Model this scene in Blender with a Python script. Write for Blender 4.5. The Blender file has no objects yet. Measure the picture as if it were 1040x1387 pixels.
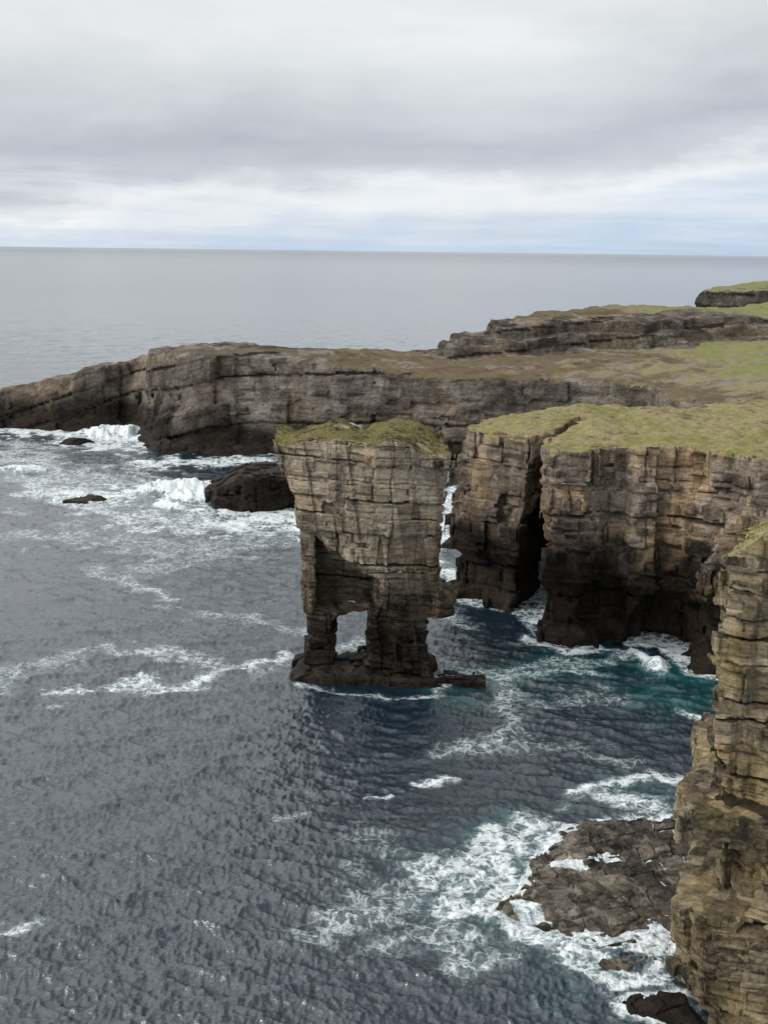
import bpy, math, numpy as np, time
from mathutils import Matrix, Vector
T0=time.time()
scn=bpy.context.scene
F32=np.float32
# ------------------------------------------------------------------ camera
CAMH=50.0; FPX=1700.0; PITCH=math.atan(355/1700.0); ROLL=math.radians(0.72)
cp,sp=math.cos(PITCH),math.sin(PITCH)
Fw=np.array([0,cp,-sp]); R0=np.array([1.0,0,0]); U0=np.array([0,sp,cp])
Rr=R0*math.cos(ROLL)+U0*math.sin(ROLL); Uu=U0*math.cos(ROLL)-R0*math.sin(ROLL)
cam_d=bpy.data.cameras.new("camera"); cam=bpy.data.objects.new("camera",cam_d)
scn.collection.objects.link(cam)
cam.matrix_world=Matrix(((Rr[0],Uu[0],-Fw[0],0),(Rr[1],Uu[1],-Fw[1],0),(Rr[2],Uu[2],-Fw[2],CAMH),(0,0,0,1)))
cam_d.sensor_fit='VERTICAL'; cam_d.sensor_height=36.0; cam_d.lens=36.0*FPX/1387.0
cam_d.clip_start=0.5; cam_d.clip_end=80000
scn.camera=cam
def survey(px,py,z=0.0):
    """photogrammetry: sight line of the photograph -> map position at height z"""
    d=Fw*FPX+Rr*(px-520)+Uu*(693.5-py)
    t=(z-CAMH)/d[2]
    return (d[0]*t,d[1]*t)
# ------------------------------------------------------------------ noise
def hsh(i,j,k,seed=0):
    i=np.asarray(i).astype(np.int64).astype(np.uint32);j=np.asarray(j).astype(np.int64).astype(np.uint32);k=np.asarray(k).astype(np.int64).astype(np.uint32)
    h=i*np.uint32(374761393)+j*np.uint32(668265263)+k*np.uint32(2246822519)+np.uint32((seed*3266489917+12345)&0xffffffff)
    h=(h^(h>>np.uint32(13)))*np.uint32(1274126177)
    h=(h^(h>>np.uint32(16)))*np.uint32(2654435761)
    h=h^(h>>np.uint32(15))
    return (h>>np.uint32(8)).astype(F32)/F32(16777216.0)
def vn3(x,y,z,seed=0):
    xi=np.floor(x);yi=np.floor(y);zi=np.floor(z)
    a=(x-xi);b=(y-yi);c=(z-zi)
    a=a*a*(3-2*a);b=b*b*(3-2*b);c=c*c*(3-2*c)
    r=0
    for di in(0,1):
        for dj in(0,1):
            for dk in(0,1):
                w=(a if di else 1-a)*(b if dj else 1-b)*(c if dk else 1-c)
                r=r+w*hsh(xi+di,yi+dj,zi+dk,seed)
    return r
def fbm(x,y,z,o=3,seed=0):
    s=0;a=0.5;t=0
    for q in range(o):
        s=s+a*vn3(x*2**q+q*17.3,y*2**q+q*5.1,z*2**q,seed+q);t+=a;a*=0.5
    return s/t
def sdpoly(x,y,poly):
    P=np.array(poly,float);n=len(P)
    d=np.full(x.shape,1e18);ins=np.zeros(x.shape,bool)
    for i in range(n):
        ax,ay=P[i];bx,by=P[(i+1)%n]
        ex,ey=bx-ax,by-ay
        wx,wy=x-ax,y-ay
        t=np.clip((wx*ex+wy*ey)/(ex*ex+ey*ey+1e-9),0,1)
        d=np.minimum(d,(wx-ex*t)**2+(wy-ey*t)**2)
        c=((ay<=y)&(by>y))|((by<=y)&(ay>y))
        if abs(by-ay)>1e-9:
            xx=ax+(y-ay)/(by-ay)*ex
            ins^=c&(x<xx)
    d=np.sqrt(d)
    return np.where(ins,-d,d)
# ------------------------------------------------------------------ surface nets
def surfnets(f,org,vox):
    f[0]=1;f[-1]=1;f[:,0]=1;f[:,-1]=1;f[:,:,0]=1;f[:,:,-1]=1
    s=f<0
    c=np.zeros(tuple(n-1 for n in f.shape),np.uint8)
    for a in(0,1):
        for b in(0,1):
            for d in(0,1):
                c+=s[a:a+c.shape[0],b:b+c.shape[1],d:d+c.shape[2]]
    act=(c>0)&(c<8)
    A=np.argwhere(act)
    idx=np.full(c.shape,-1,np.int32);idx[act]=np.arange(len(A),dtype=np.int32)
    cor=[(a,b,d) for a in(0,1) for b in(0,1) for d in(0,1)]
    V=[f[A[:,0]+a,A[:,1]+b,A[:,2]+d] for a,b,d in cor]
    acc=np.zeros((len(A),3));cnt=np.zeros(len(A))
    for p in range(8):
        for q in range(p+1,8):
            df=[cor[q][m]-cor[p][m] for m in range(3)]
            if sum(abs(t) for t in df)!=1: continue
            m=(V[p]<0)!=(V[q]<0)
            t=V[p]/(V[p]-V[q]+1e-20); t=np.clip(np.where(m,t,0),0,1)
            for e in range(3):
                acc[:,e]+=np.where(m,cor[p][e]+df[e]*t,0)
            cnt+=m
    pos=(A+acc/cnt[:,None])*vox+np.array(org)
    Q=[]
    for ax in range(3):
        b=(ax+1)%3;cc=(ax+2)%3
        sl0=[slice(None)]*3;sl1=[slice(None)]*3
        sl0[ax]=slice(0,-1);sl1[ax]=slice(1,None)
        s0=s[tuple(sl0)];s1=s[tuple(sl1)]
        I=np.argwhere(s0!=s1)
        I=I[(I[:,b]>=1)&(I[:,b]<f.shape[b]-1)&(I[:,cc]>=1)&(I[:,cc]<f.shape[cc]-1)]
        ins=s0[I[:,0],I[:,1],I[:,2]]
        def cell(db,dc):
            J=I.copy();J[:,b]-=db;J[:,cc]-=dc
            return idx[J[:,0],J[:,1],J[:,2]]
        q=np.stack([cell(1,1),cell(0,1),cell(0,0),cell(1,0)],1)
        q[~ins]=q[~ins][:,::-1]
        Q.append(q)
    return pos,np.concatenate(Q)
# ------------------------------------------------------------------ rock structure
class RP: pass
def rockpar(seed,amp=1.0,L=1.5,dip=(0.02,0.0),theta=0.4,lf=1.5,bed=(0.35,1.0),big=(2.0,4.5),lfs=8.0,dipf=None,wu=.35,vj=1.0):
    p=RP();rg=np.random.RandomState(seed)
    p.seed=seed;p.amp=amp;p.L=L;p.dip=dip;p.theta=theta;p.lf=lf;p.lfs=lfs;p.dipf=dipf;p.wu=wu;p.vj=vj
    p.b1=np.cumsum(bed[0]+(bed[1]-bed[0])*rg.uniform(0,1,900)**1.6)-60
    p.b2=np.cumsum(rg.uniform(big[0],big[1],200))-60
    return p
def bedz(x,y,z,p):
    zz=z-p.dip[0]*x-p.dip[1]*y+0.25*vn3(x/30,y/30,z/40,p.seed+5)
    if p.dipf is not None: zz=zz-p.dipf(x)
    return zz
def strata(x,y,z,p):
    zz=bedz(x,y,z,p)
    k=np.searchsorted(p.b1,zz);K=np.searchsorted(p.b2,zz)
    # joint sets break along slightly wandering planes that differ from bed to bed
    hK=hsh(K,K*0+3,K*0,p.seed+3)
    th=p.theta+.6*(hK-.5)
    c,s=np.cos(th),np.sin(th)
    wu=p.wu*vn3(x/(3*p.L),y/(3*p.L),z/(2*p.L),p.seed+6)*p.L
    u=x*c+y*s+wu;v=-x*s+y*c-wu
    hk=hsh(k,k*0,k*0,p.seed+1)
    L=p.L*(0.55+1.2*hk)
    a1=np.floor(u/L+hk*7);b1=np.floor(v/L+hk*13)
    r1=hsh(a1,b1,k,p.seed+2)
    L2=p.L*(1.5+1.8*hK)
    U2=u/L2+hK*7;V2=v/L2+hK*11
    R=hsh(np.floor(U2),np.floor(V2),K,p.seed+4)
    c0,s0=math.cos(p.theta),math.sin(p.theta)
    u0=x*c0+y*s0+wu;v0=-x*s0+y*c0-wu
    U3=u0/(p.L*3.3)+.3;V3=v0/(p.L*3.3)+.7
    r3=hsh(np.floor(U3),np.floor(V3),K*0,p.seed+7)
    lo=zz-p.b1[np.clip(k-1,0,899)];lo2=zz-p.b2[np.clip(K-1,0,199)]
    gs=p.L/1.6
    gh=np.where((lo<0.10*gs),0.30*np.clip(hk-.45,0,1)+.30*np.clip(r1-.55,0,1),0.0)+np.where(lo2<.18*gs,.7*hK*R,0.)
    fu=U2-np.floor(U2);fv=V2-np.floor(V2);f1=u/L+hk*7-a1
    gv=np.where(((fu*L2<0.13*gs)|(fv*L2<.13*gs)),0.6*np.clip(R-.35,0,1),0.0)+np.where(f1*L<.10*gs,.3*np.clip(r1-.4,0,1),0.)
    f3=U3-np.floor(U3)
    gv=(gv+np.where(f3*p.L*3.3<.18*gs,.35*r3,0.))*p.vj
    D=p.amp*(0.16*(hk-.5)+0.65*(r1-.5)*(R+.35)+1.15*(R-.5)+1.25*(r3-.5)+gh+gv)
    D=D+p.amp*.5*((fu-.5)*(r1-.5)+(fv-.5)*(R-.5))*2
    D=D+p.lf*(fbm(x/p.lfs,y/p.lfs,z/(p.lfs*2.5),2,p.seed+8)-.5)*2+.05*p.amp*p.L*(fbm(x/p.L*1.8,y/p.L*1.8,z/p.L*1.8,2,p.seed+9)-.5)*2
    tone=0.45*r1+0.25*hk+0.3*R
    hue=.65*R+.35*r3
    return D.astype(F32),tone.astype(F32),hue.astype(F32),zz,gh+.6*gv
def grid(dom,vox):
    xs=np.arange(dom[0],dom[1],vox);ys=np.arange(dom[2],dom[3],vox);zs=np.arange(dom[4],dom[5],vox)
    return xs,ys,zs
def add_attr(me,name,arr):
    a=me.attributes.new(name,'FLOAT','POINT');a.data.foreach_set('value',np.asarray(arr,F32))
def mkmesh(name,pos,quads,mat,attrs={},tris=None,smooth=True):
    me=bpy.data.meshes.new(name)
    n=len(pos)
    me.vertices.add(n);me.vertices.foreach_set('co',np.asarray(pos,F32).ravel())
    nq=len(quads);nt=0 if tris is None else len(tris)
    me.loops.add(nq*4+nt*3);me.polygons.add(nq+nt)
    lv=quads.ravel() if not nt else np.concatenate([quads.ravel(),tris.ravel()])
    me.loops.foreach_set('vertex_index',lv.astype(np.int32))
    st=np.arange(nq)*4
    if nt: st=np.concatenate([st,nq*4+np.arange(nt)*3])
    me.polygons.foreach_set('loop_start',st.astype(np.int32))
    me.update(calc_edges=True)
    me.polygons.foreach_set('use_smooth',np.full(nq+nt,smooth,bool))
    for k,v in attrs.items(): add_attr(me,k,v)
    me.materials.append(mat)
    ob=bpy.data.objects.new(name,me);scn.collection.objects.link(ob)
    return ob
def fnorm(pos,q):
    a=pos[q[:,2]]-pos[q[:,0]];b=pos[q[:,3]]-pos[q[:,1]]
    n=np.cross(a,b);return n/(np.linalg.norm(n,axis=1)[:,None]+1e-12)
def sub(pos,q,sel,attrs):
    qq=q[sel];used=np.unique(qq);mp=np.full(len(pos),-1,np.int64);mp[used]=np.arange(len(used))
    return pos[used],mp[qq],{k:v[used] for k,v in attrs.items()}
def tufts(pos,q,n,size,seed):
    rg=np.random.RandomState(seed)
    c=pos[q].mean(1)
    m=vn3(c[:,0]/2.0,c[:,1]/2.0,c[:,2]*0,seed)
    pr=np.clip((m-.35)*2,0.1,1);pr/=pr.sum()
    I=rg.choice(len(c),n,p=pr)
    b=c[I]+rg.normal(0,.08,(n,3))*[1,1,0]
    nb=6
    b=np.repeat(b,nb,0);N=len(b)
    ang=rg.uniform(0,2*np.pi,N);lean=rg.uniform(.2,1.0,N);h=size*rg.uniform(.5,1.3,N)*np.repeat(rg.uniform(.5,1.3,n),nb)
    w=size*.16
    dx,dy=np.cos(ang),np.sin(ang)
    v0=b+np.stack([-dy*w,dx*w,0*h-.05],1);v1=b+np.stack([dy*w,-dx*w,0*h-.05],1)
    v2=b+np.stack([dx*h*lean,dy*h*lean,h*(1-.55*lean)],1)
    V=np.stack([v0,v1,v2],1).reshape(-1,3)
    Tt=np.arange(N*3).reshape(-1,3)
    return V,Tt,np.repeat(rg.uniform(.2,1.2,N),3)
def build(name,label,cat,fgrid,dom,vox,par,topfn,rockmat,grassmat,grasscond=None,loc=(0,0,0),tuft=0,tsize=.3,struct=None,topamp=0.15,off=0.0,gdepth=.3):
    """fgrid(X,Y,Z)-> (horizontal field, top field, carve or None) on open grids"""
    xs,ys,zs=grid(dom,vox)
    X=xs[:,None,None];Y=ys[None,:,None];Z=zs[None,None,:]
    fh,ft,cv=fgrid(X,Y,Z)
    fh=np.broadcast_to(fh,(len(xs),len(ys),len(zs))).astype(F32)+F32(off)
    ft=np.broadcast_to(ft,fh.shape).astype(F32)
    f=np.maximum(fh,ft)
    if cv is not None: f=np.maximum(f,-cv.astype(F32))
    band=np.abs(f)<max(2.2*par.amp+1.6*par.lf,4*vox)
    I=np.nonzero(band)
    x=xs[I[0]];y=ys[I[1]];z=zs[I[2]]
    D=strata(x,y,z,par)[0]
    tn=topamp*(vn3(x/1.3,y/1.3,z/2,3)-.5)*2+topamp*1.5*(vn3(x/5,y/5,z*0,4)-.5)*2
    g=np.maximum(fh[I]+D,ft[I]+tn)
    if cv is not None: g=np.maximum(g,-(np.broadcast_to(cv,fh.shape)[I])+D*.6)
    f[I]=g
    f=np.ascontiguousarray(f)
    pos,q=surfnets(f,(xs[0],ys[0],zs[0]),vox)
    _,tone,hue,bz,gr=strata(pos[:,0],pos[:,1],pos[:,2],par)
    j=(vn3(pos[:,0]/.35,pos[:,1]/.35,pos[:,2]/.35,9)-.5)*vox*.5
    pos[:,0]+=j;pos[:,1]-=j*.7
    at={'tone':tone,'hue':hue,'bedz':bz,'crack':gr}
    loc=np.array(loc,float)
    fn=fnorm(pos,q);fc=pos[q].mean(1)
    gm=np.zeros(len(q),bool)
    if grassmat is not None:
        tp=topfn(fc[:,0],fc[:,1])
        nn=fbm(fc[:,0]/2.5,fc[:,1]/2.5,fc[:,2]/2.5,2,77)
        gm=(fc[:,2]>tp-gdepth-1.1*nn)&(fn[:,2]>0.35+0.3*(nn-.5))
        if grasscond is not None: gm&=grasscond(fc)
    p,qq,a=sub(pos,q,~gm,at)
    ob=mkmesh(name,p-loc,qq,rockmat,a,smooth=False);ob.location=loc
    if struct: ob["kind"]="structure"
    else: ob["category"]=cat
    ob["label"]=label
    if gm.any():
        p,qq,a=sub(pos,q,gm,at);a={'tone':a['tone']}
        tt=None
        if tuft:
            V,Tt,tv=tufts(p,qq,tuft,tsize,par.seed)
            tt=Tt+len(p);p=np.concatenate([p,V]);a['tone']=np.concatenate([a['tone'],tv])
        g=mkmesh("grass_top",p-loc,qq,grassmat,a,tt);g.parent=ob
    print(name,fh.shape,len(pos),round(time.time()-T0,1))
    return ob
# ------------------------------------------------------------------ materials
class NT:
    def __init__(s,t): s.t=t
    def n(s,ty,**k):
        o=s.t.nodes.new(ty)
        for a,b in k.items(): setattr(o,a,b)
        return o
    def l(s,a,b): s.t.links.new(a,b)
    def inp(s,sock,v):
        if isinstance(v,bpy.types.NodeSocket): s.l(v,sock)
        elif isinstance(v,(tuple,list)) and len(v)==3 and sock.type=='RGBA': sock.default_value=(*v,1)
        else: sock.default_value=v
    def math(s,op,a,b=0.0,c=None,clamp=False):
        o=s.n('ShaderNodeMath',operation=op,use_clamp=clamp);s.inp(o.inputs[0],a);s.inp(o.inputs[1],b)
        if c is not None:s.inp(o.inputs[2],c)
        return o.outputs[0]
    def vmul(s,v,m):
        o=s.n('ShaderNodeVectorMath',operation='MULTIPLY');s.l(v,o.inputs[0]);o.inputs[1].default_value=m;return o.outputs[0]
    def vadd(s,v,w):
        o=s.n('ShaderNodeVectorMath',operation='ADD');s.l(v,o.inputs[0]);s.inp(o.inputs[1],w);return o.outputs[0]
    def noise(s,v,sc=1.0,det=4,rough=.55,dist=0.0,col=False):
        o=s.n('ShaderNodeTexNoise');s.l(v,o.inputs['Vector']);o.inputs['Scale'].default_value=sc;o.inputs['Detail'].default_value=det
        o.inputs['Roughness'].default_value=rough;o.inputs['Distortion'].default_value=dist
        return o.outputs['Color' if col else 'Fac']
    def mr(s,v,a,b,c=0.0,d=1.0,smooth=False):
        o=s.n('ShaderNodeMapRange');o.interpolation_type='SMOOTHSTEP' if smooth else 'LINEAR'
        s.inp(o.inputs[0],v);s.inp(o.inputs[1],a);s.inp(o.inputs[2],b);s.inp(o.inputs[3],c);s.inp(o.inputs[4],d);return o.outputs[0]
    def mix(s,f,a,b,bt='MIX'):
        o=s.n('ShaderNodeMix',data_type='RGBA',blend_type=bt);s.inp(o.inputs[0],f);s.inp(o.inputs[6],a);s.inp(o.inputs[7],b);return o.outputs[2]
    def ramp(s,f,els):
        o=s.n('ShaderNodeValToRGB');e=o.color_ramp.elements
        while len(e)<len(els): e.new(.5)
        for k,(p,c) in zip(e,els): k.position=p;k.color=(*c,1)
        s.inp(o.inputs[0],f);return o.outputs[0]
    def attr(s,nm):
        o=s.n('ShaderNodeAttribute',attribute_name=nm);return o.outputs['Fac']
    def bump(s,h,dist,strength=1.0,nrm=None):
        o=s.n('ShaderNodeBump');s.l(h,o.inputs['Height']);o.inputs['Distance'].default_value=dist;s.inp(o.inputs['Strength'],strength)
        if nrm is not None:s.l(nrm,o.inputs['Normal'])
        return o.outputs[0]
def newmat(nm):
    m=bpy.data.materials.new(nm);m.use_nodes=True
    t=NT(m.node_tree);b=m.node_tree.nodes['Principled BSDF'];return m,t,b
def rock_mat(nm,dark=(.075,.06,.048),mid=(.20,.165,.125),light=(.36,.31,.245),ochre=(.34,.2,.075),och=.5,wet=(3.,8.),lichen=0.0,detail=1.0,gain=1.0,wetf=(.085,.08,.08),wv=14.,oth=(.48,.63)):
    m,t,b=newmat(nm)
    geo=t.n('ShaderNodeNewGeometry');P=geo.outputs['Position']
    sep=t.n('ShaderNodeSeparateXYZ');t.l(P,sep.inputs[0])
    zz=t.attr('bedz')
    cv=t.n('ShaderNodeCombineXYZ');t.l(t.math('MULTIPLY',sep.outputs[0],.14),cv.inputs[0]);t.l(t.math('MULTIPLY',sep.outputs[1],.14),cv.inputs[1]);t.l(zz,cv.inputs[2])
    st=t.noise(cv.outputs[0],1.1*detail,5,.68)
    stf=t.noise(cv.outputs[0],5.0*detail,4,.75)
    pat=t.noise(P,.16*detail,4,.6,.5)
    vst=t.noise(t.vmul(P,(.55*detail,.55*detail,.12)),1,3,.6)
    fine=t.noise(P,3.0*detail,6,.78)
    tone=t.attr('tone');hue=t.attr('hue')
    v=t.math('ADD',t.math('MULTIPLY',st,.42),t.math('MULTIPLY',tone,.62))
    v=t.math('ADD',v,t.math('MULTIPLY',pat,.55))
    v=t.math('ADD',v,t.math('MULTIPLY',fine,.75))
    v=t.mr(v,.91,1.42)
    col=t.ramp(v,[(0,dark),(.45,mid),(1,light)])
    o1=t.math('ADD',t.noise(t.vadd(P,(31.,7.,3.)),.17*detail,4,.6,.6),t.math('MULTIPLY',t.math('SUBTRACT',hue,.5),.26))
    of=t.mr(o1,oth[0],oth[1],0,och)
    oc=t.mix(v,tuple(c*.35 for c in ochre),ochre)
    col=t.mix(of,col,oc)
    if lichen:
        lf=t.mr(t.noise(t.vadd(P,(3.,17.,3.)),.9,5,.7),.5,.66,0,lichen)
        col=t.mix(lf,col,(.2,.19,.06))
    vs=t.mr(vst,.38,.55,.32,1.1)
    col=t.mix(.55,col,t.mix(1,col,vs,'MULTIPLY'))
    sf=t.mr(stf,.36,.50,.30,1.05)
    col=t.mix(.60,col,t.mix(1,col,sf,'MULTIPLY'))
    ck=t.mr(t.attr('crack'),.03,.3,1.0,.18)  # grooves darkened in the base colour: dark lichen plus painted crevice shade
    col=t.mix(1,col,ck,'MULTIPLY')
    wz=t.math('ADD',sep.outputs[2],t.math('MULTIPLY',t.math('SUBTRACT',pat,.5),wv))
    wf=t.mr(wz,wet[0],wet[1],0,1,True)
    wetc=t.mix(1,col,wetf,'MULTIPLY')
    col=t.mix(wf,wetc,col)
    if gain!=1: col=t.mix(1,col,(gain,gain,gain),'MULTIPLY')
    t.l(col,b.inputs['Base Color'])
    t.l(t.mr(wf,0,1,.55,.92),b.inputs['Roughness'])
    b.inputs['Specular IOR Level'].default_value=.15
    h=t.math('ADD',t.math('MULTIPLY',st,.3),t.math('MULTIPLY',stf,.45))
    h=t.math('ADD',h,t.math('MULTIPLY',fine,.95))
    t.l(t.bump(h,.36/detail,1.0),b.inputs['Normal'])
    return m
def grass_mat(nm,green=(.195,.19,.062),dry=(.31,.265,.135),brown=(.13,.10,.06),sc=.12,gbias=0.,rockcol=None,gx=None,st=(.40,.48,.56)):
    m,t,b=newmat(nm)
    geo=t.n('ShaderNodeNewGeometry');P=geo.outputs['Position']
    n1=t.noise(P,sc,4,.65,.4);n2=t.noise(t.vadd(P,(9.,4.,0.)),sc*4,4,.7);n3=t.noise(P,2.5,4,.7)
    v=t.math('ADD',t.math('MULTIPLY',n1,.5),t.math('MULTIPLY',n2,.5))
    if gx is not None:
        sep=t.n('ShaderNodeSeparateXYZ');t.l(P,sep.inputs[0])
        v=t.math('ADD',v,t.mr(t.math('ADD',sep.outputs[0],t.math('MULTIPLY',sep.outputs[1],gx[2])),gx[0],gx[1],-.16,.10,True))
    v=t.math('ADD',v,gbias)
    col=t.ramp(v,[(st[0],brown),(st[1],dry),(st[2],green),(.75,tuple(c*1.15 for c in green))])
    col=t.mix(t.mr(n3,.35,.65,0,.45),col,t.mix(1,col,(.5,.5,.45),'MULTIPLY'))
    col=t.mix(t.mr(t.attr('tone'),.3,1.3,0,.4),col,dry)
    if rockcol:
        col=t.mix(t.mr(t.noise(t.vadd(P,(50.,0.,0.)),sc*2.2,5,.75),.56,.62),col,t.mix(n3,(.07,.06,.05),rockcol))
    t.l(col,b.inputs['Base Color']);b.inputs['Roughness'].default_value=.95;b.inputs['Specular IOR Level'].default_value=.15
    t.l(t.bump(t.math('ADD',n3,t.math('MULTIPLY',n2,1.2)),.25,.7),b.inputs['Normal'])
    return m
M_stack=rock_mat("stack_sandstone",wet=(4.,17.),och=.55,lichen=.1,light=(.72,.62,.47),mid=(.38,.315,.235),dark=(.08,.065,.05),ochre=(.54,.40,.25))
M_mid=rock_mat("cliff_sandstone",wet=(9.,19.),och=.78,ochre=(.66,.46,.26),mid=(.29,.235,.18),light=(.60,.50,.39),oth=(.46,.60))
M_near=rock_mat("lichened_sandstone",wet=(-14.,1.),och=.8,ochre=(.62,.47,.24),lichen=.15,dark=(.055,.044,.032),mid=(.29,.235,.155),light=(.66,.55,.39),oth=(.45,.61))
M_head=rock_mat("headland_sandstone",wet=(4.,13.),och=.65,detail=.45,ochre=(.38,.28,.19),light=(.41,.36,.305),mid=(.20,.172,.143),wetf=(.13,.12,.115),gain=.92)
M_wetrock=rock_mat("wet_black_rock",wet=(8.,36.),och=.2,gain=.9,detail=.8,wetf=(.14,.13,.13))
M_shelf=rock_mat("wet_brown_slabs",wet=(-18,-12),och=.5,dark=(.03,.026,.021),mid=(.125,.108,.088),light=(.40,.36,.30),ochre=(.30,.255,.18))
M_g1=grass_mat("cliff_top_turf",gbias=.0)
M_g2=grass_mat("headland_turf",sc=.035,green=(.205,.21,.078),rockcol=(.34,.31,.27),gx=(22,80,-.06),dry=(.26,.215,.13))
M_g3=grass_mat("stack_turf",green=(.12,.125,.035),dry=(.20,.165,.07),brown=(.035,.033,.018),sc=.5,gbias=-.01,st=(.42,.50,.58))
# ------------------------------------------------------------------ stack
par=rockpar(11,amp=.78,L=1.7,dip=(-.05,.02),theta=.35,lf=.45,lfs=5,bed=(.22,1.3),big=(1.2,4.5))
zt=np.array([-3,0,.7,1.1,3.5,5,8.0,8.8,12.4,16.3,21,24,27.9,29.5,31.5])
xl=np.array([-11.0,-10.9,-10.7,-9.0,-8.8,-8.8,-8.8,-8.9,-9.2,-9.3,-10.1,-10.9,-12.5,-13.1,-13.2])
zr=np.array([-3,0,.7,1.1,4.5,7.6,7.9,8.6,10,10.6,12.4,17.5,22,25.3,29.5,31.5])
xr=np.array([6.6,6.5,6.4,5.8,5.1,5.3,7.8,8.3,8.5,6.7,6.3,6.5,6.9,7.3,7.5,7.5])
def stack_top(x,y): return 29.0+.9*np.clip((y-141)/9,-.3,1)-.013*(x+3)**2+.35*np.sin(x*.8)
def f_stack(X,Y,Z):
    L=np.interp(Z,zt,xl);Rr_=np.interp(Z,zr,xr)
    cx=(L+Rr_)/2;hx=(Rr_-L)/2
    fy=np.interp(Z,[-3,.7,1.2,8,16,29],[139.4,139.8,140.2,139.8,139.2,138.6]);by=np.interp(Z,[-3,1,2,12,29],[149.5,149.,148.5,150.,151.])
    # the seaward face is folded about a blunt corner
    xc=-1.6+.05*(Z-15)
    fy=fy+np.where(X<xc,.30*(xc-X),.16*(X-xc))*np.clip((Z-1)/4,0,1)+.35*np.sign(np.sin(X*1.3+.2*Z))*(Z>3)*.5
    cy=(fy+by)/2;hy=(by-fy)/2
    r=np.where(Z>3,.6,0.5)
    qx=np.abs(X-cx)-hx+r;qy=np.abs(Y-cy)-hy+r
    d=np.sqrt(np.maximum(qx,0)**2+np.maximum(qy,0)**2)+np.minimum(np.maximum(qx,qy),0)-r
    ft=Z-stack_top(X,Y)
    q1=np.maximum(np.maximum(np.abs(X-7.6)-4.6,np.abs(Y-141.8)-1.5),Z-.6-.1*np.sin(X*2.1))
    f=np.maximum(d,Z-31.9)
    f=np.minimum(f,q1)
    Xw=X+.12*np.sin(1.3*Z+.8*Y)+.10*np.sin(3.3*Z+1);Zw=Z+.20*np.sin(1.15*X+.7)+.15*np.sin(2.9*X+.5*Y);Yw=Y+.4*np.sin(.8*Z+X*.7)
    def box(x0,x1,y0,y1,z0,z1):
        return np.maximum(np.maximum(np.abs(Xw-(x0+x1)/2)-(x1-x0)/2,np.abs(Yw-(y0+y1)/2)-(y1-y0)/2),np.abs(Zw-(z0+z1)/2)-(z1-z0)/2)
    c=box(-6.0,-1.5,130,160,1.4,8.0)
    c=np.maximum(c,Zw-(10.2+1.1*(Xw+3.0)))
    c=np.minimum(c,box(-13,1.3,130,142.3,1.2,9.3))
    dg=np.maximum(Zw-(16.0-.70*(Xw+6.0)),Zw-17.8)
    c=np.minimum(c,np.maximum(np.maximum(np.maximum(Xw+.9,-(X+8.1)),Yw-147.3),np.maximum(dg,8.0-Zw)))
    c=np.minimum(c,np.maximum(np.maximum(np.maximum(Xw+.2,-(X+13)),Yw-142.0),np.maximum(dg-.4,8.4-Zw)))
    c=np.minimum(c,np.maximum(np.maximum(np.abs(Xw+5.6)-1.3,Yw-141.6),np.maximum(Zw-22.0-.3*Xw-1.6,20.3-Zw)))
    c=np.minimum(c,box(1.6,2.4,130,140.9,1.3,6.4))
    return f,ft,c
build("sea_stack","tall two-legged sandstone sea stack with grassy top standing in the sea","sea stack",f_stack,(-14.8,13.5,134.5,155,-2,33.),.12,par,stack_top,M_stack,M_g3,
      loc=(-2.5,146,0),tuft=900,tsize=.22,topamp=.4,gdepth=0.)
# ------------------------------------------------------------------ middle cliff
par=rockpar(23,amp=1.4,L=2.3,dip=(.02,.01),theta=.15,lf=.8,lfs=8,bed=(.28,2.0),big=(1.6,6.))
mid_poly=[(9.4,177.5),(12.5,174.5),(16.3,172.5),(19.2,170.5),(20.2,161),(20.2,157.0),(25,155.6),(27.3,155.8),(27.9,160.0),(31,160.4),(31.6,157.4),(35.6,156.2),(37.2,151),(37.0,145),(41,142.8),(48,140.5),(84,132),(84,216),(62,213),(46,202),(36,200),(25,198),(17,192),(11,184)]
def mid_top(x,y): return 25.8-.9*np.clip((20-x)/8,0,1.3)+.3*np.sin(x*.25)+.5*np.clip((y-175)/30,-.5,.6)+.7*np.clip((x-34)/8,0,1)+.025*np.clip(x-50,0,60)
def f_mid(X,Y,Z):
    d=sdpoly(X[:,:,0]+0*Y[:,:,0],Y[:,:,0]+0*X[:,:,0],mid_poly)[:,:,None]
    bat=np.interp(Z,[-3,1,2.5,6,8,27],[-.4,0,1.8,1.6,.3,.9])
    side=np.clip((X-37)/6,0,1)*np.clip(Z/26,0,1)*6.0+np.clip((15-X)/5,0,1)*np.clip((Z-14)/12,0,1)*2.2
    f=d+bat+side
    ft=Z-mid_top(X,Y)
    a=np.array([16.9,160.]);b_=np.array([29.,184.]);e=b_-a
    t=np.clip(((X-a[0])*e[0]+(Y-a[1])*e[1])/(e@e),0,1)
    dd=np.sqrt((X-a[0]-e[0]*t)**2+(Y-a[1]-e[1]*t)**2)+.4*np.sin(Z*.9)
    c=dd-np.interp(Z,[0,8,15,22,25.,27],[4.6,4.0,3.1,1.8,1.0,.5])
    c2=np.sqrt((X-35)**2+(Y-157)**2)-np.interp(Z,[0,3,5,9],[4.6,4.2,3.,.0]);c2=np.maximum(c2,Z-9)
    c3=np.maximum(np.sqrt((X-12)**2+((Y-174)*1.)**2)-np.interp(Z,[0,3,5],[3.,2.5,0.]),Z-5)
    return f,ft,np.minimum(np.minimum(c,c2),c3)
build("sea_cliff","brown layered sea cliff with dark cleft and green turf top","cliff",f_mid,(5,82,136,218,-2,29),.25,par,mid_top,M_mid,M_g1,loc=(40,175,0),tuft=2500,tsize=.2,topamp=.3,off=.3,gdepth=.15)
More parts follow.
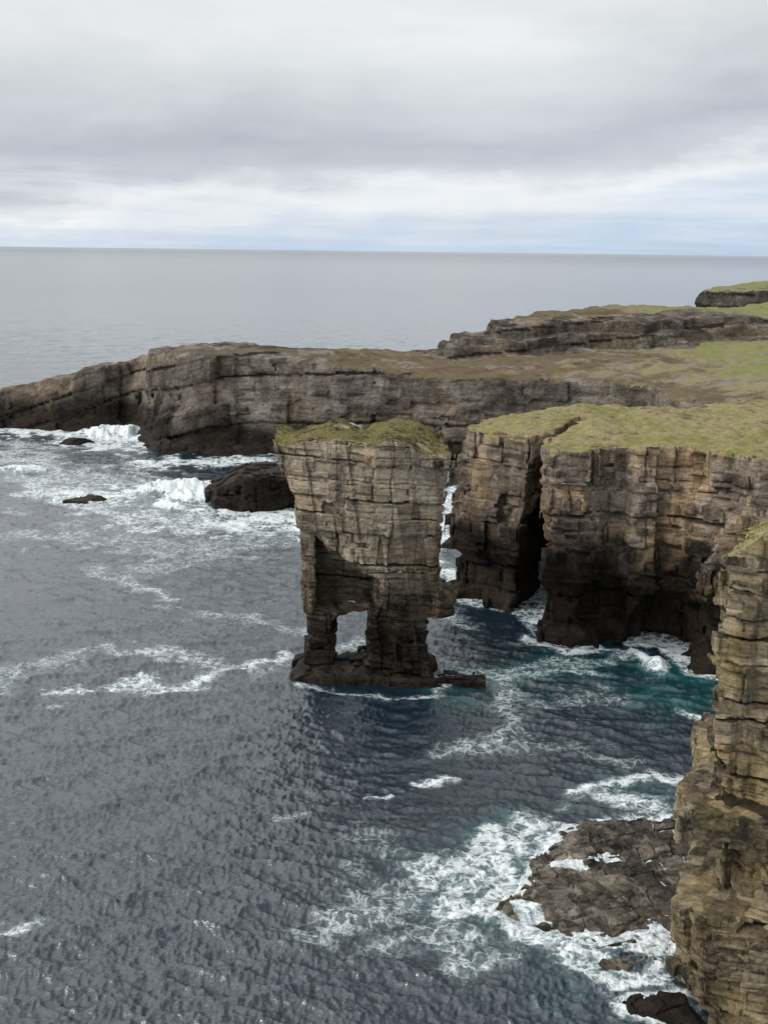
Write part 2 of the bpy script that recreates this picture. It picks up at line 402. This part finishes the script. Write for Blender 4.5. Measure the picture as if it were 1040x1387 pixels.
# ------------------------------------------------------------------ near cliff
par=rockpar(37,amp=1.0,L=1.35,dip=(-.03,.03),theta=.62,lf=.1,lfs=4,bed=(.16,1.1),big=(.8,2.6),wu=.06)
zn=np.array([-2,1.2,1.5,7.3,7.6,12.0,12.2,14.2,14.5,16.5,17.2,23.4,28,30,33])
xn=np.array([21.4,21.4,20.3,20.4,23.4,23.6,19.5,19.8,22.8,22.9,22.0,21.6,21.7,22.2,23.0])
def near_top(x,y): return 30.3+.5*np.clip(x-22.5,0,14)-.28*(y-81)
def f_near(X,Y,Z):
    L=np.interp(Z,zn,xn)
    fy=np.interp(Z,[-2,4,7.4,7.6,12.0,12.2,14.3,14.5,20,20.3,31],[73,74,74.6,77.3,77.6,75.2,75.4,78.,78.6,79.6,80.5])-.30*(X-22)
    a=L-X+.36*np.maximum(Y-79,0);b=fy-Y
    f=np.maximum(np.maximum(a,b),Y-96)
    return f,Z-near_top(X,Y),None
build("sea_cliff","blocky ochre lichened sandstone cliff rising beside wave-washed slabs","cliff",f_near,(16.5,35,66,96,-1.5,37),.11,par,near_top,M_near,M_g1,loc=(28,84,0),tuft=1200,tsize=.18,topamp=.25,off=.45,gdepth=0.)
# ------------------------------------------------------------------ headland
par=rockpar(41,amp=1.5,L=5.0,dip=(.03,.02),theta=.1,lf=2.6,lfs=16,bed=(.7,2.6),big=(3.5,8.),dipf=lambda x:.27*np.minimum(x+45,0)+.04*(x+45),vj=.6)
S=survey
hp=[S(-60,577),S(0,580),S(60,583),S(120,584),S(150,585),S(172,582),S(186,592),S(204,604),S(260,611),S(330,613),S(400,617),S(470,622),S(540,628),S(610,638),(28,284),(42,277),(53,268),(51,250),(50,238),(56,226),(66,214),(84,205),(190,205),(190,500),(150,495),(95,440),(60,410),(36,378),(14,362),(-9,358),(-30,366),(-60,376),(-100,376),(-128,368)]
ctrl=np.array([(-132,362,0),(-118,360,6),(-105,360,10),(-92,358,13.5),(-80,356,16.8),(-68,352,20.5),(-60,345,22.5),(-52,335,23.8),(-40,335,24.3),(-28,330,24.3),(-14,328,24.2),(-50,360,23),(-20,355,22),(-2,320,22.2),(-2,300,21.5),(15,290,21.2),(15,320,22.0),(35,285,21.6),(53,275,22),(40,320,23),(60,240,22.6),(75,225,25),(90,260,25.5),(70,300,24),(70,340,24),(110,330,26),(120,250,27),(150,300,28),(150,400,28),(100,400,27),(180,450,29),(20,350,22),(65,360,24)],float)
ridge=[(15,331),(30,334),(46,341),(66,354),(100,372),(150,392),(190,400),(190,500),(90,470),(40,420),(14,380)]
def head_top(x,y):
    x=np.asarray(x,float);y=np.asarray(y,float)
    sh=np.broadcast(x,y).shape
    num=np.zeros(sh);den=np.zeros(sh)
    for a,b,c in ctrl:
        w=1.0/((x-a)**2+(y-b)**2+12)**1.6
        num+=w*c;den+=w
    g=num/den
    xx=x+0*y;yy=y+0*x
    dr=sdpoly(xx,yy,ridge)+3*(vn3(xx/9,yy/9,xx*0,5)-.5)
    st=np.clip(-dr/.8,0,.55)+np.clip((-dr-4)/.8,0,.45)
    add=np.where(xx<29,4.6,np.where(xx<37,7.4,8.0))-np.clip((xx-50)/70,0,1)*4.2
    g=g+st*add
    g=g+1.1*(np.floor(2.6*vn3(xx/14,yy/9,xx*0,15))/2.6)*np.where(dr<3,1,.6)
    dg=sdpoly(xx,yy,hp)
    g=g-np.where((xx>45),np.clip((4+dg)/4,0,1)*2.5,0)
    return np.where((yy<217)&(xx<86),np.minimum(g,24.8),g)
def f_head(X,Y,Z):
    x2=X[:,:,0]+0*Y[:,:,0];y2=Y[:,:,0]+0*X[:,:,0]
    d=sdpoly(x2,y2,hp)[:,:,None]
    bat=np.interp(Z,[-3,1.5,3,6,28],[-1.5,0,1.6,2.4,5.0])
    left=np.clip((-62-x2)/10,0,1)[:,:,None]*np.clip(Z,0,20)*.40
    return d+bat+left,Z-head_top(x2,y2)[:,:,None],None
def hcond(c):
    a=(c[:,0]>-30+14*(vn3(c[:,0]/10,c[:,1]/10,c[:,2]*0,2)))|(vn3(c[:,0]/9,c[:,1]/9,c[:,2]*0,3)>.75)
    dr=sdpoly(c[:,0],c[:,1],ridge)+8*(vn3(c[:,0]/12,c[:,1]/8,c[:,2]*0,6)-.5)
    return a&~((dr<5)&(dr>-20)&(c[:,0]<115))
build("headland","long layered rock headland with brown turf plateau sloping into surf","headland",f_head,(-138,190,206,502,-2,37),.66,par,head_top,M_head,M_g2,
   grasscond=hcond,loc=(20,340,0),topamp=.4)
# far coast
par=rockpar(43,amp=3,L=10,dip=(.05,0),theta=.1,lf=3,lfs=40,bed=(2,4),big=(5,9))
fp=[(168,700),(200,660),(300,620),(520,600),(520,980),(330,960),(230,830),(190,760)]
def far_top(x,y): return 29.5+.085*np.clip(x-172,0,100)-.03*np.clip(y-720,0,200)
def f_far(X,Y,Z):
    d=sdpoly(X[:,:,0]+0*Y[:,:,0],Y[:,:,0]+0*X[:,:,0],fp)[:,:,None]
    return d+Z*.05,Z-far_top(X,Y),None
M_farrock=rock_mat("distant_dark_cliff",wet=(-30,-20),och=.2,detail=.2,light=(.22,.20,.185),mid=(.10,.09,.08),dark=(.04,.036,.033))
build("hill","low grassy coastal hill ending in a dark cliff","hill",f_far,(155,525,590,990,-4,56),1.8,par,far_top,M_farrock,M_g2,loc=(340,800,0),struct=True,topamp=.6,gdepth=-.4)
# ------------------------------------------------------------------ sea rocks
def rockobj(label,poly,topfn,dom,vox,par,mat,name="sea_rock",cat="rock",bat=.6):
    def f(X,Y,Z):
        x2=X[:,:,0]+0*Y[:,:,0];y2=Y[:,:,0]+0*X[:,:,0]
        d=sdpoly(x2,y2,poly)[:,:,None]
        return d+Z*bat,Z-topfn(x2,y2)[:,:,None],None
    c=np.mean(np.array(poly),0)
    return build(name,label,cat,f,dom,vox,par,topfn,mat,None,loc=(c[0],c[1],0),topamp=.06)
lp=[S(275,684),S(290,692),S(345,694),(-16,243),(-13,250),(-20,256),(-31,254),S(278,672)]
rockobj("dark wet rock hit by a breaking wave",lp,lambda x,y:6.8-np.clip((-x-28),0,20)*.45+.5*np.floor(3*vn3(x/3,y/3,x*0,1))-.5,(-39,-9,236,260,-1.5,10),.28,rockpar(51,amp=1.1,L=2,dip=(.12,.1),lf=.6,lfs=5),M_wetrock,bat=.2)
def lowrock(label,pts,h,seed,vox=.35):
    a=np.array(pts);m=3
    rockobj(label,pts,lambda x,y:h*(.5+vn3(x/4,y/4,x*0,seed)),(a[:,0].min()-m,a[:,0].max()+m,a[:,1].min()-m,a[:,1].max()+m,-1.5,h*1.6+1.5),vox,rockpar(seed,amp=.8,L=1.8,dip=(.1,.1),lf=1.0,lfs=4),M_wetrock,bat=1.2)
lowrock("low black reef below the headland cliff",[S(190,604),S(205,612),S(290,616),S(370,616),S(370,606),S(250,600)],2.4,61,.45)
lowrock("low black reef awash in white surf",[S(80,602),S(100,604),S(125,600),S(100,597)],1.3,62,.4)
lowrock("small dark rock awash in white surf",[S(85,682),S(110,684),S(150,678),S(120,674)],1.0,63)
lowrock("small dark rock awash in white surf",[S(238,664),S(262,668),S(280,660),S(262,656)],2.5,64)
lowrock("dark rock ledge awash beside the channel",[S(592,744),S(618,748),S(624,738),S(606,732)],1.5,65,.25)
def shelf_top(x,y):
    n1=vn3(x/3,y/3,x*0,70);n2=vn3(x/2.2,y/2.2,x*0,71)
    v=-x*.35+y*.94+1.2*n1+.5*n2;u=x*.94+y*.35+.8*n2-.6*n1
    s=v/2.1;si=np.floor(s);sf=s-si
    w=hsh(si,si*0,si*0,75)
    i=np.floor(u/(1.6+1.4*w)+w*5);fu=u/(1.6+1.4*w)+w*5-i
    r=hsh(i,si,i*0,72)
    u2=u*.8-v*.6;v2=u*.6+v*.8
    q=hsh(np.floor(u2/.9),np.floor(v2/1.3),i*0,78)
    g=np.where((fu<.06)|(sf<.08),-.3,0)
    big=fbm(x/4,y/4,x*0,3,74)
    h=.03+.75*(big-.45)+.6*(r-.4)-.45*np.exp(-(((x-16.5)/2.6)**2+((y-97)/1.5)**2))
    h=np.floor(h/.22)*.22
    return h+.30*sf+.10*q+g
sp=[S(668,1236),S(720,1256),S(775,1274),S(830,1286),S(890,1294),(24,83),(27,90),(27,101),S(960,1140),S(905,1114),S(870,1107),S(820,1112),S(765,1120),S(732,1160),S(715,1195)]
rockobj("flat cracked brown rock slabs washed by foam",sp,shelf_top,(6,30,80,108,-.8,2.2),.09,rockpar(75,amp=.6,L=1.2,dip=(.1,.1),lf=.7,lfs=2.2,wu=.1),M_shelf,name="rock_shelf",cat="rock shelf",bat=.4)
sp2=[S(836,1358),S(845,1370),S(900,1384),(21,74),(21,78),S(880,1346)]
rockobj("small dark ledge at the foot of the cliff",sp2,lambda x,y:shelf_top(x,y)*.7+.2,(13,24,70,82,-1.2,3.),.11,rockpar(76,amp=.45,L=.9,dip=(.1,.1),lf=.4,lfs=3),M_wetrock,name="rock_shelf",cat="rock shelf",bat=.5)
sp3=[S(820,1306),S(850,1312),S(885,1300),S(860,1290)]
rockobj("small dark slab awash in foam",sp3,lambda x,y:shelf_top(x,y)*.6+.22,(12,24,76,88,-1.2,3.),.11,rockpar(77,amp=.4,L=.9,lf=.3,lfs=3),M_shelf,name="rock_shelf",cat="rock shelf",bat=.5)
# ------------------------------------------------------------------ sea
def spectrum(N,L,lp,wind,spread,seed,cut,iso=.04,pw=3.6):
    rg=np.random.RandomState(seed)
    k=np.fft.fftfreq(N,L/N)*2*np.pi
    kx,ky=np.meshgrid(k,k,indexing='ij');kk=np.hypot(kx,ky);kk[0,0]=1
    th=np.arctan2(ky,kx)-wind
    kp=2*np.pi/lp
    P=kk**-pw*np.exp(-1.0*(kp/kk)**2)*(np.abs(np.cos(th))**spread+iso)*np.exp(-(kk*cut)**2)
    P[0,0]=0
    a=np.sqrt(P)*np.fft.fft2(rg.normal(size=(N,N)))
    h=np.fft.ifft2(a).real
    dx=np.fft.ifft2(-1j*kx/kk*a).real;dy=np.fft.ifft2(-1j*ky/kk*a).real
    s=h.std();return [h/s,dx/s,dy/s]
def samp(A,x,y,L):
    N=A[0].shape[0];u=(x/L*N)%N;v=(y/L*N)%N
    i=np.floor(u).astype(int);j=np.floor(v).astype(int);a=u-i;b=v-j
    i%=N;j%=N;i1=(i+1)%N;j1=(j+1)%N
    return [(B[i,j]*(1-a)*(1-b)+B[i1,j]*a*(1-b)+B[i,j1]*(1-a)*b+B[i1,j1]*a*b) for B in A]
r=[45.0]
while r[-1]<45000: r.append(r[-1]+.12*(r[-1]/75)**1.6)
r=np.array(r);NC=1200;an=np.linspace(-math.radians(34),math.radians(34),NC)
RR,AA=np.meshgrid(r,an,indexing='ij')
x=(RR*np.sin(AA)).ravel();y=(RR*np.cos(AA)).ravel();d=RR.ravel()
wd=math.radians(78)
tA=spectrum(1024,83.0,4.2,wd,7,1,.04,.02,4.0);tB=spectrum(512,331.0,17.,wd+.3,5,2,.4,.02);tC=spectrum(1024,57.0,1.3,wd-.5,3,3,.03,.08,3.6)
fa=1/(1+(d/420)**4);fb=1/(1+(d/800)**4);fc_=1/(1+(d/220)**4)
hA=samp(tA,x,y,83.);hB=samp(tB,x*.9+y*.43,-x*.43+y*.9,331.);hC=samp(tC,x*.8-y*.6,x*.6+y*.8,57.)
sA,sB,sC=.10,.10,.027
env=.55+.9*vn3(x/35,y/35,x*0,301)
z=sA*fa*hA[0]*env+sB*fb*hB[0]+sC*fc_*hC[0]*env
px_=x-.75*(sA*fa*hA[1])-.5*sB*fb*hB[1];py_=y-.75*(sA*fa*hA[2])-.5*sB*fb*hB[2]
foam=np.zeros(len(x));teal=np.zeros(len(x));lift=np.zeros(len(x))
wn=fbm(x/9,y/9,x*0,3,310);wn2=fbm(x/3,y/3,x*0,3,311)
def stroke(pts,w,s,tgt='foam',zz=0):
    global foam,teal,lift
    P=[S(*p) for p in pts]
    a=np.array(P);m=(x>a[:,0].min()-4*w)&(x<a[:,0].max()+4*w)&(y>a[:,1].min()-4*w)&(y<a[:,1].max()+4*w)
    X_=x[m]+w*1.6*(wn[m]-.5)*2;Y_=y[m]+w*1.6*(wn2[m]-.5)*2
    dd=np.full(len(X_),1e9)
    if len(P)==1: P=P*2
    for (ax,ay),(bx,by) in zip(P[:-1],P[1:]):
        ex,ey=bx-ax,by-ay
        t=np.clip(((X_-ax)*ex+(Y_-ay)*ey)/(ex*ex+ey*ey+1e-9),0,1)
        dd=np.minimum(dd,np.hypot(X_-ax-ex*t,Y_-ay-ey*t))
    v=s*np.exp(-(dd/w)**2)
    if tgt=='foam': foam[m]=np.maximum(foam[m],v)
    elif tgt=='teal': teal[m]=np.maximum(teal[m],v)
    else: lift[m]=np.maximum(lift[m],v)
stroke([(130,668),(215,664),(270,672),(300,696),(400,706)],8,1.12)
stroke([(60,655),(130,690),(260,712),(400,712)],11,.74)
stroke([(150,668),(225,664),(284,683),(390,700)],9,.6,'teal')
stroke([(215,666),(250,668),(284,683)],4.0,3.4,'lift');stroke([(225,668),(262,676),(290,690)],6,1.5)
stroke([(20,583),(110,588),(195,594)],9,1.12);stroke([(100,600),(190,608)],9,1.0)
stroke([(145,588),(180,588)],5,3.0,'lift');stroke([(145,588),(180,588)],6,1.5)
stroke([(210,628),(300,626),(375,622)],9,1.0);stroke([(380,625),(600,645)],8,.75)
stroke([(0,637),(25,637)],5,1.2);stroke([(0,637),(20,637)],4,1.4,'lift');stroke([(0,637),(25,640)],7,.6,'teal')
stroke([(0,600),(60,640),(180,650)],11,.66);stroke([(60,720),(200,740),(390,735)],10,.58)
stroke([(130,765),(170,790),(230,815)],3.0,.60);stroke([(240,740),(300,760),(200,770)],5,.58)
stroke([(110,938),(170,930),(250,925),(330,908),(400,890)],3.2,.82);stroke([(160,880),(230,890),(300,905)],3.2,.66)
stroke([(0,930),(60,900),(140,880)],3.0,.56);stroke([(280,830),(380,850),(420,860)],3.0,.56)
stroke([(612,650),(607,700),(606,740),(598,800)],3.0,1.0);stroke([(585,770),(600,830),(625,850)],2.5,.65)
stroke([(470,885),(500,870)],3,.65)
stroke([(400,930),(470,940),(540,945),(600,940)],.8,.75);stroke([(600,935),(660,920)],1.0,.7)
stroke([(700,866),(760,882),(800,878),(850,885),(895,900)],1.3,1.0);stroke([(868,885),(895,905)],1.5,1.3);stroke([(875,892),(893,902)],1.3,1.4,'lift')
stroke([(660,925),(740,905),(850,895),(930,900)],3.6,.66);stroke([(700,960),(820,940)],3,.50)
stroke([(640,930),(760,900),(860,890),(960,930)],5.,1.0,'teal');stroke([(860,950),(960,950)],4,1.0,'teal')
stroke([(925,965),(950,975)],1.4,.9)
stroke([(700,935),(680,980),(650,1010),(600,1030)],2.2,.62);stroke([(570,1060),(615,1055)],.9,.90);stroke([(495,1082),(525,1078)],.6,.80)
stroke([(420,1105),(380,1110)],.9,.55);stroke([(650,1000),(760,1010),(850,1040)],2.8,.50)
stroke([(780,1075),(850,1060),(940,1055)],1.6,.90);stroke([(830,1080),(930,1110)],2.0,.86);stroke([(900,1110),(950,1140)],1.4,.95)
stroke([(760,1115),(700,1150),(620,1165),(560,1190)],2.4,.80);stroke([(730,1150),(650,1190),(600,1230),(690,1245)],3.0,.83)
stroke([(690,1130),(700,1200),(670,1230)],1.6,.98)
stroke([(690,1262),(780,1294),(860,1320),(900,1310)],1.2,.94);stroke([(760,1300),(830,1340)],1.4,.84);stroke([(840,1330),(900,1325)],.9,1.1)
stroke([(560,1180),(480,1220),(420,1260)],3.4,.60);stroke([(600,1240),(540,1270),(640,1290)],2.8,.64)
stroke([(480,1130),(560,1150)],2.2,.50);stroke([(0,1262),(45,1250)],1.1,.78);stroke([(760,1140),(600,1200),(760,1290)],5,.7,'teal')
stroke([(820,1060),(920,1100)],3,.5,'teal');stroke([(750,1190),(850,1180)],1.5,.9);stroke([(780,1140),(880,1200),(800,1230)],3,.82)
for poly,w,s in ((mid_poly,.8,.75),(sp,1.0,.85),(sp2,.8,.85),(lp,2.4,.95),(hp,3.6,.9)):
    a=np.array(poly);m=(x>a[:,0].min()-9)&(x<a[:,0].max()+9)&(y>a[:,1].min()-9)&(y<a[:,1].max()+9)
    dd=np.maximum(sdpoly(x[m],y[m],poly)+.8*(wn2[m]-.5),0)
    foam[m]=np.maximum(foam[m],s*np.exp(-(dd/w)**2)*(.5+wn[m]))
wn3=fbm(x/1.3,y/1.3,x*0,2,312)
z=z+lift*(.2+.9*wn2+.45*(wn3-.3))+.14*np.clip(foam-.5,0,1)*(wn2)*fa
n=len(r);idx=np.arange(n*NC).reshape(n,NC)
q=np.stack([idx[:-1,:-1],idx[:-1,1:],idx[1:,1:],idx[1:,:-1]],-1).reshape(-1,4)
m,t,b=newmat("sea_water")
geo=t.n('ShaderNodeNewGeometry');P=geo.outputs['Position']
ln=t.n('ShaderNodeVectorMath',operation='LENGTH');t.l(P,ln.inputs[0]);dist=ln.outputs['Value']
fo=t.attr('foam');te=t.attr('teal')
wp=t.vadd(P,t.vmul(t.noise(P,.6,3,col=True),(2.8,2.8,0)))
def vor(v,sc):
    o=t.n('ShaderNodeTexVoronoi',feature='DISTANCE_TO_EDGE');t.l(v,o.inputs['Vector']);o.inputs['Scale'].default_value=sc;return o.outputs['Distance']
lace=t.mr(vor(wp,.8),0,.28,1,0,True);lace2=t.mr(vor(wp,2.4),0,.28,1,0,True)
fn=t.noise(P,1.3,4,.68,.8)
la=t.math('ADD',t.math('MULTIPLY',lace,.50),t.math('MULTIPLY',lace2,.32));la=t.math('ADD',la,t.math('MULTIPLY',fn,1.0))
th=t.math('SUBTRACT',1.45,fo)
fm=t.mr(la,t.math('SUBTRACT',th,.18),t.math('ADD',th,.70),0,1,True)
fm=t.math('MULTIPLY',fm,t.mr(fo,.15,.8,0,1))
patch=t.noise(t.vmul(P,(.012,.02,.01)),1,3,.6)
deep=t.mix(patch,(.003,.012,.022),(.009,.025,.039))
col=t.mix(t.math('MULTIPLY',te,.85),deep,(.004,.066,.068))
aer=t.math('MULTIPLY',t.mr(fo,.25,1.0,0,.6),fn)
col=t.mix(aer,col,(.20,.35,.36))
col=t.mix(fm,col,t.mix(t.mr(fn,.3,.7),(.56,.63,.65),(.86,.89,.89)))
t.l(col,b.inputs['Base Color'])
t.l(t.mr(dist,3000,12000,1.8,1.15),b.inputs['IOR'])
ro=t.mr(dist,150,1500,.05,.12)
ro=t.math('ADD',ro,t.math('MULTIPLY',fm,.6));t.l(ro,b.inputs['Roughness'])
n1=t.noise(t.vmul(P,(1.0,2.4,1)),2.6,3,.6,.3);n2=t.noise(t.vmul(P,(.5,1.6,1)),.25,3,.6);n4=t.noise(P,3.0,2,.6)
b1=t.bump(n2,.8,t.mr(dist,150,700,.0,.32))
b0=t.bump(n4,1.2,t.mr(dist,2500,9000,.0,1.0,True),b1)
b2=t.bump(n1,.10,t.mr(dist,90,500,.9,.3),b0)
b3=t.bump(la,.07,t.math('MULTIPLY',fm,1.0),b2)
t.l(b3,b.inputs['Normal'])
pos=np.stack([px_,py_,z],1)
w=mkmesh("water",pos,q,m,{'foam':foam,'teal':teal});w["kind"]="structure";w["label"]="choppy slate grey sea with white foam streaks"
print('sea',len(pos),round(time.time()-T0,1))
# ------------------------------------------------------------------ light
sd=np.array([-.92,-.35,.70]);sd/=np.linalg.norm(sd)
el=math.asin(sd[2]);rot=math.atan2(sd[0],sd[1])
L=bpy.data.lights.new("sun","SUN");L.energy=1.5;L.angle=math.radians(12);L.color=(1,.95,.88);L.specular_factor=.2
lo=bpy.data.objects.new("sun",L);scn.collection.objects.link(lo)
lo.rotation_euler=Vector(sd).to_track_quat('Z','Y').to_euler();lo.location=(-200,-100,300)
wl=bpy.data.worlds.new("World");scn.world=wl;wl.use_nodes=True
t=NT(wl.node_tree);out=[n_ for n_ in wl.node_tree.nodes if n_.type=='OUTPUT_WORLD'][0];bg=[n_ for n_ in wl.node_tree.nodes if n_.type=='BACKGROUND'][0]
sky=t.n('ShaderNodeTexSky',sky_type='NISHITA');sky.sun_disc=False;sky.sun_elevation=el;sky.sun_rotation=rot%(2*math.pi)
t.l(sky.outputs[0],bg.inputs[0]);bg.inputs[1].default_value=.07
tc=t.n('ShaderNodeTexCoord');G=tc.outputs['Generated']
sep=t.n('ShaderNodeSeparateXYZ');t.l(G,sep.inputs[0])
zc=t.math('MAXIMUM',sep.outputs[2],0.0)
den=t.math('ADD',zc,.035)
cv=t.n('ShaderNodeCombineXYZ');t.l(t.math('DIVIDE',sep.outputs[0],den),cv.inputs[0]);t.l(t.math('DIVIDE',sep.outputs[1],den),cv.inputs[1])
C=cv.outputs[0]
c1=t.noise(t.vadd(C,(3.,1.,0.)),.35,4,.55,.3)
dirn=t.noise(t.vmul(G,(3.0,3.0,11.)),1.0,5,.6,.3)
dirs=t.noise(t.vmul(G,(4.0,4.0,36.)),1.0,5,.58,.3)
puff=t.noise(t.vmul(G,(10.,10.,22.)),1.0,6,.62,.3)
zz=t.math('ADD',zc,t.math('MULTIPLY',t.math('SUBTRACT',dirn,.5),.085))
zz=t.math('ADD',zz,t.math('MULTIPLY',t.math('SUBTRACT',puff,.5),.045))
zz=t.math('SUBTRACT',zz,t.mr(sep.outputs[0],.10,.30,0,.032,True))
zz=t.math('ADD',zz,t.mr(sep.outputs[0],-.30,-.05,.012,0,True))
base=t.ramp(t.math('MULTIPLY',zz,2.0),[(0,(.58,.71,.88)),(.05,(.72,.80,.90)),(.0775,(.88,.92,.96)),(.105,(.62,.665,.725)),(.15,(.52,.56,.625)),(.235,(.65,.69,.73)),(.34,(.82,.845,.845)),(.55,(.90,.92,.94)),(1,(1.02,1.04,1.07))])
v=t.mr(t.math('ADD',t.math('MULTIPLY',c1,.5),t.math('MULTIPLY',dirn,.5)),.35,.65,.90,1.09)
col=t.mix(1,base,v,'MULTIPLY')
# unseen upper sky made brighter left, darker right, to put sheen on the sea
side=t.mr(sep.outputs[0],-.45,.35,1.6,.55,True)
sidef=t.mr(zc,.20,.34,0,1,True)
col=t.mix(sidef,col,t.mix(1,col,side,'MULTIPLY'))
low=t.mr(zc,.045,.07,1,0,True)
low=t.math('MULTIPLY',low,t.mr(zc,.004,.018,.15,1,True))
stk=t.mr(dirs,.43,.6,0,.6);stk=t.math('MULTIPLY',stk,low)
col=t.mix(stk,col,(.93,.95,.97))
bg2=t.n('ShaderNodeBackground');t.l(col,bg2.inputs[0]);bg2.inputs[1].default_value=1.0
mx=t.n('ShaderNodeMixShader');t.inp(mx.inputs[0],t.mr(zc,0,.05,.90,.97));t.l(bg.outputs[0],mx.inputs[1]);t.l(bg2.outputs[0],mx.inputs[2]);t.l(mx.outputs[0],out.inputs[0])
scn.view_settings.view_transform='Standard';scn.view_settings.look='None';scn.view_settings.exposure=0
print('done',round(time.time()-T0,1))
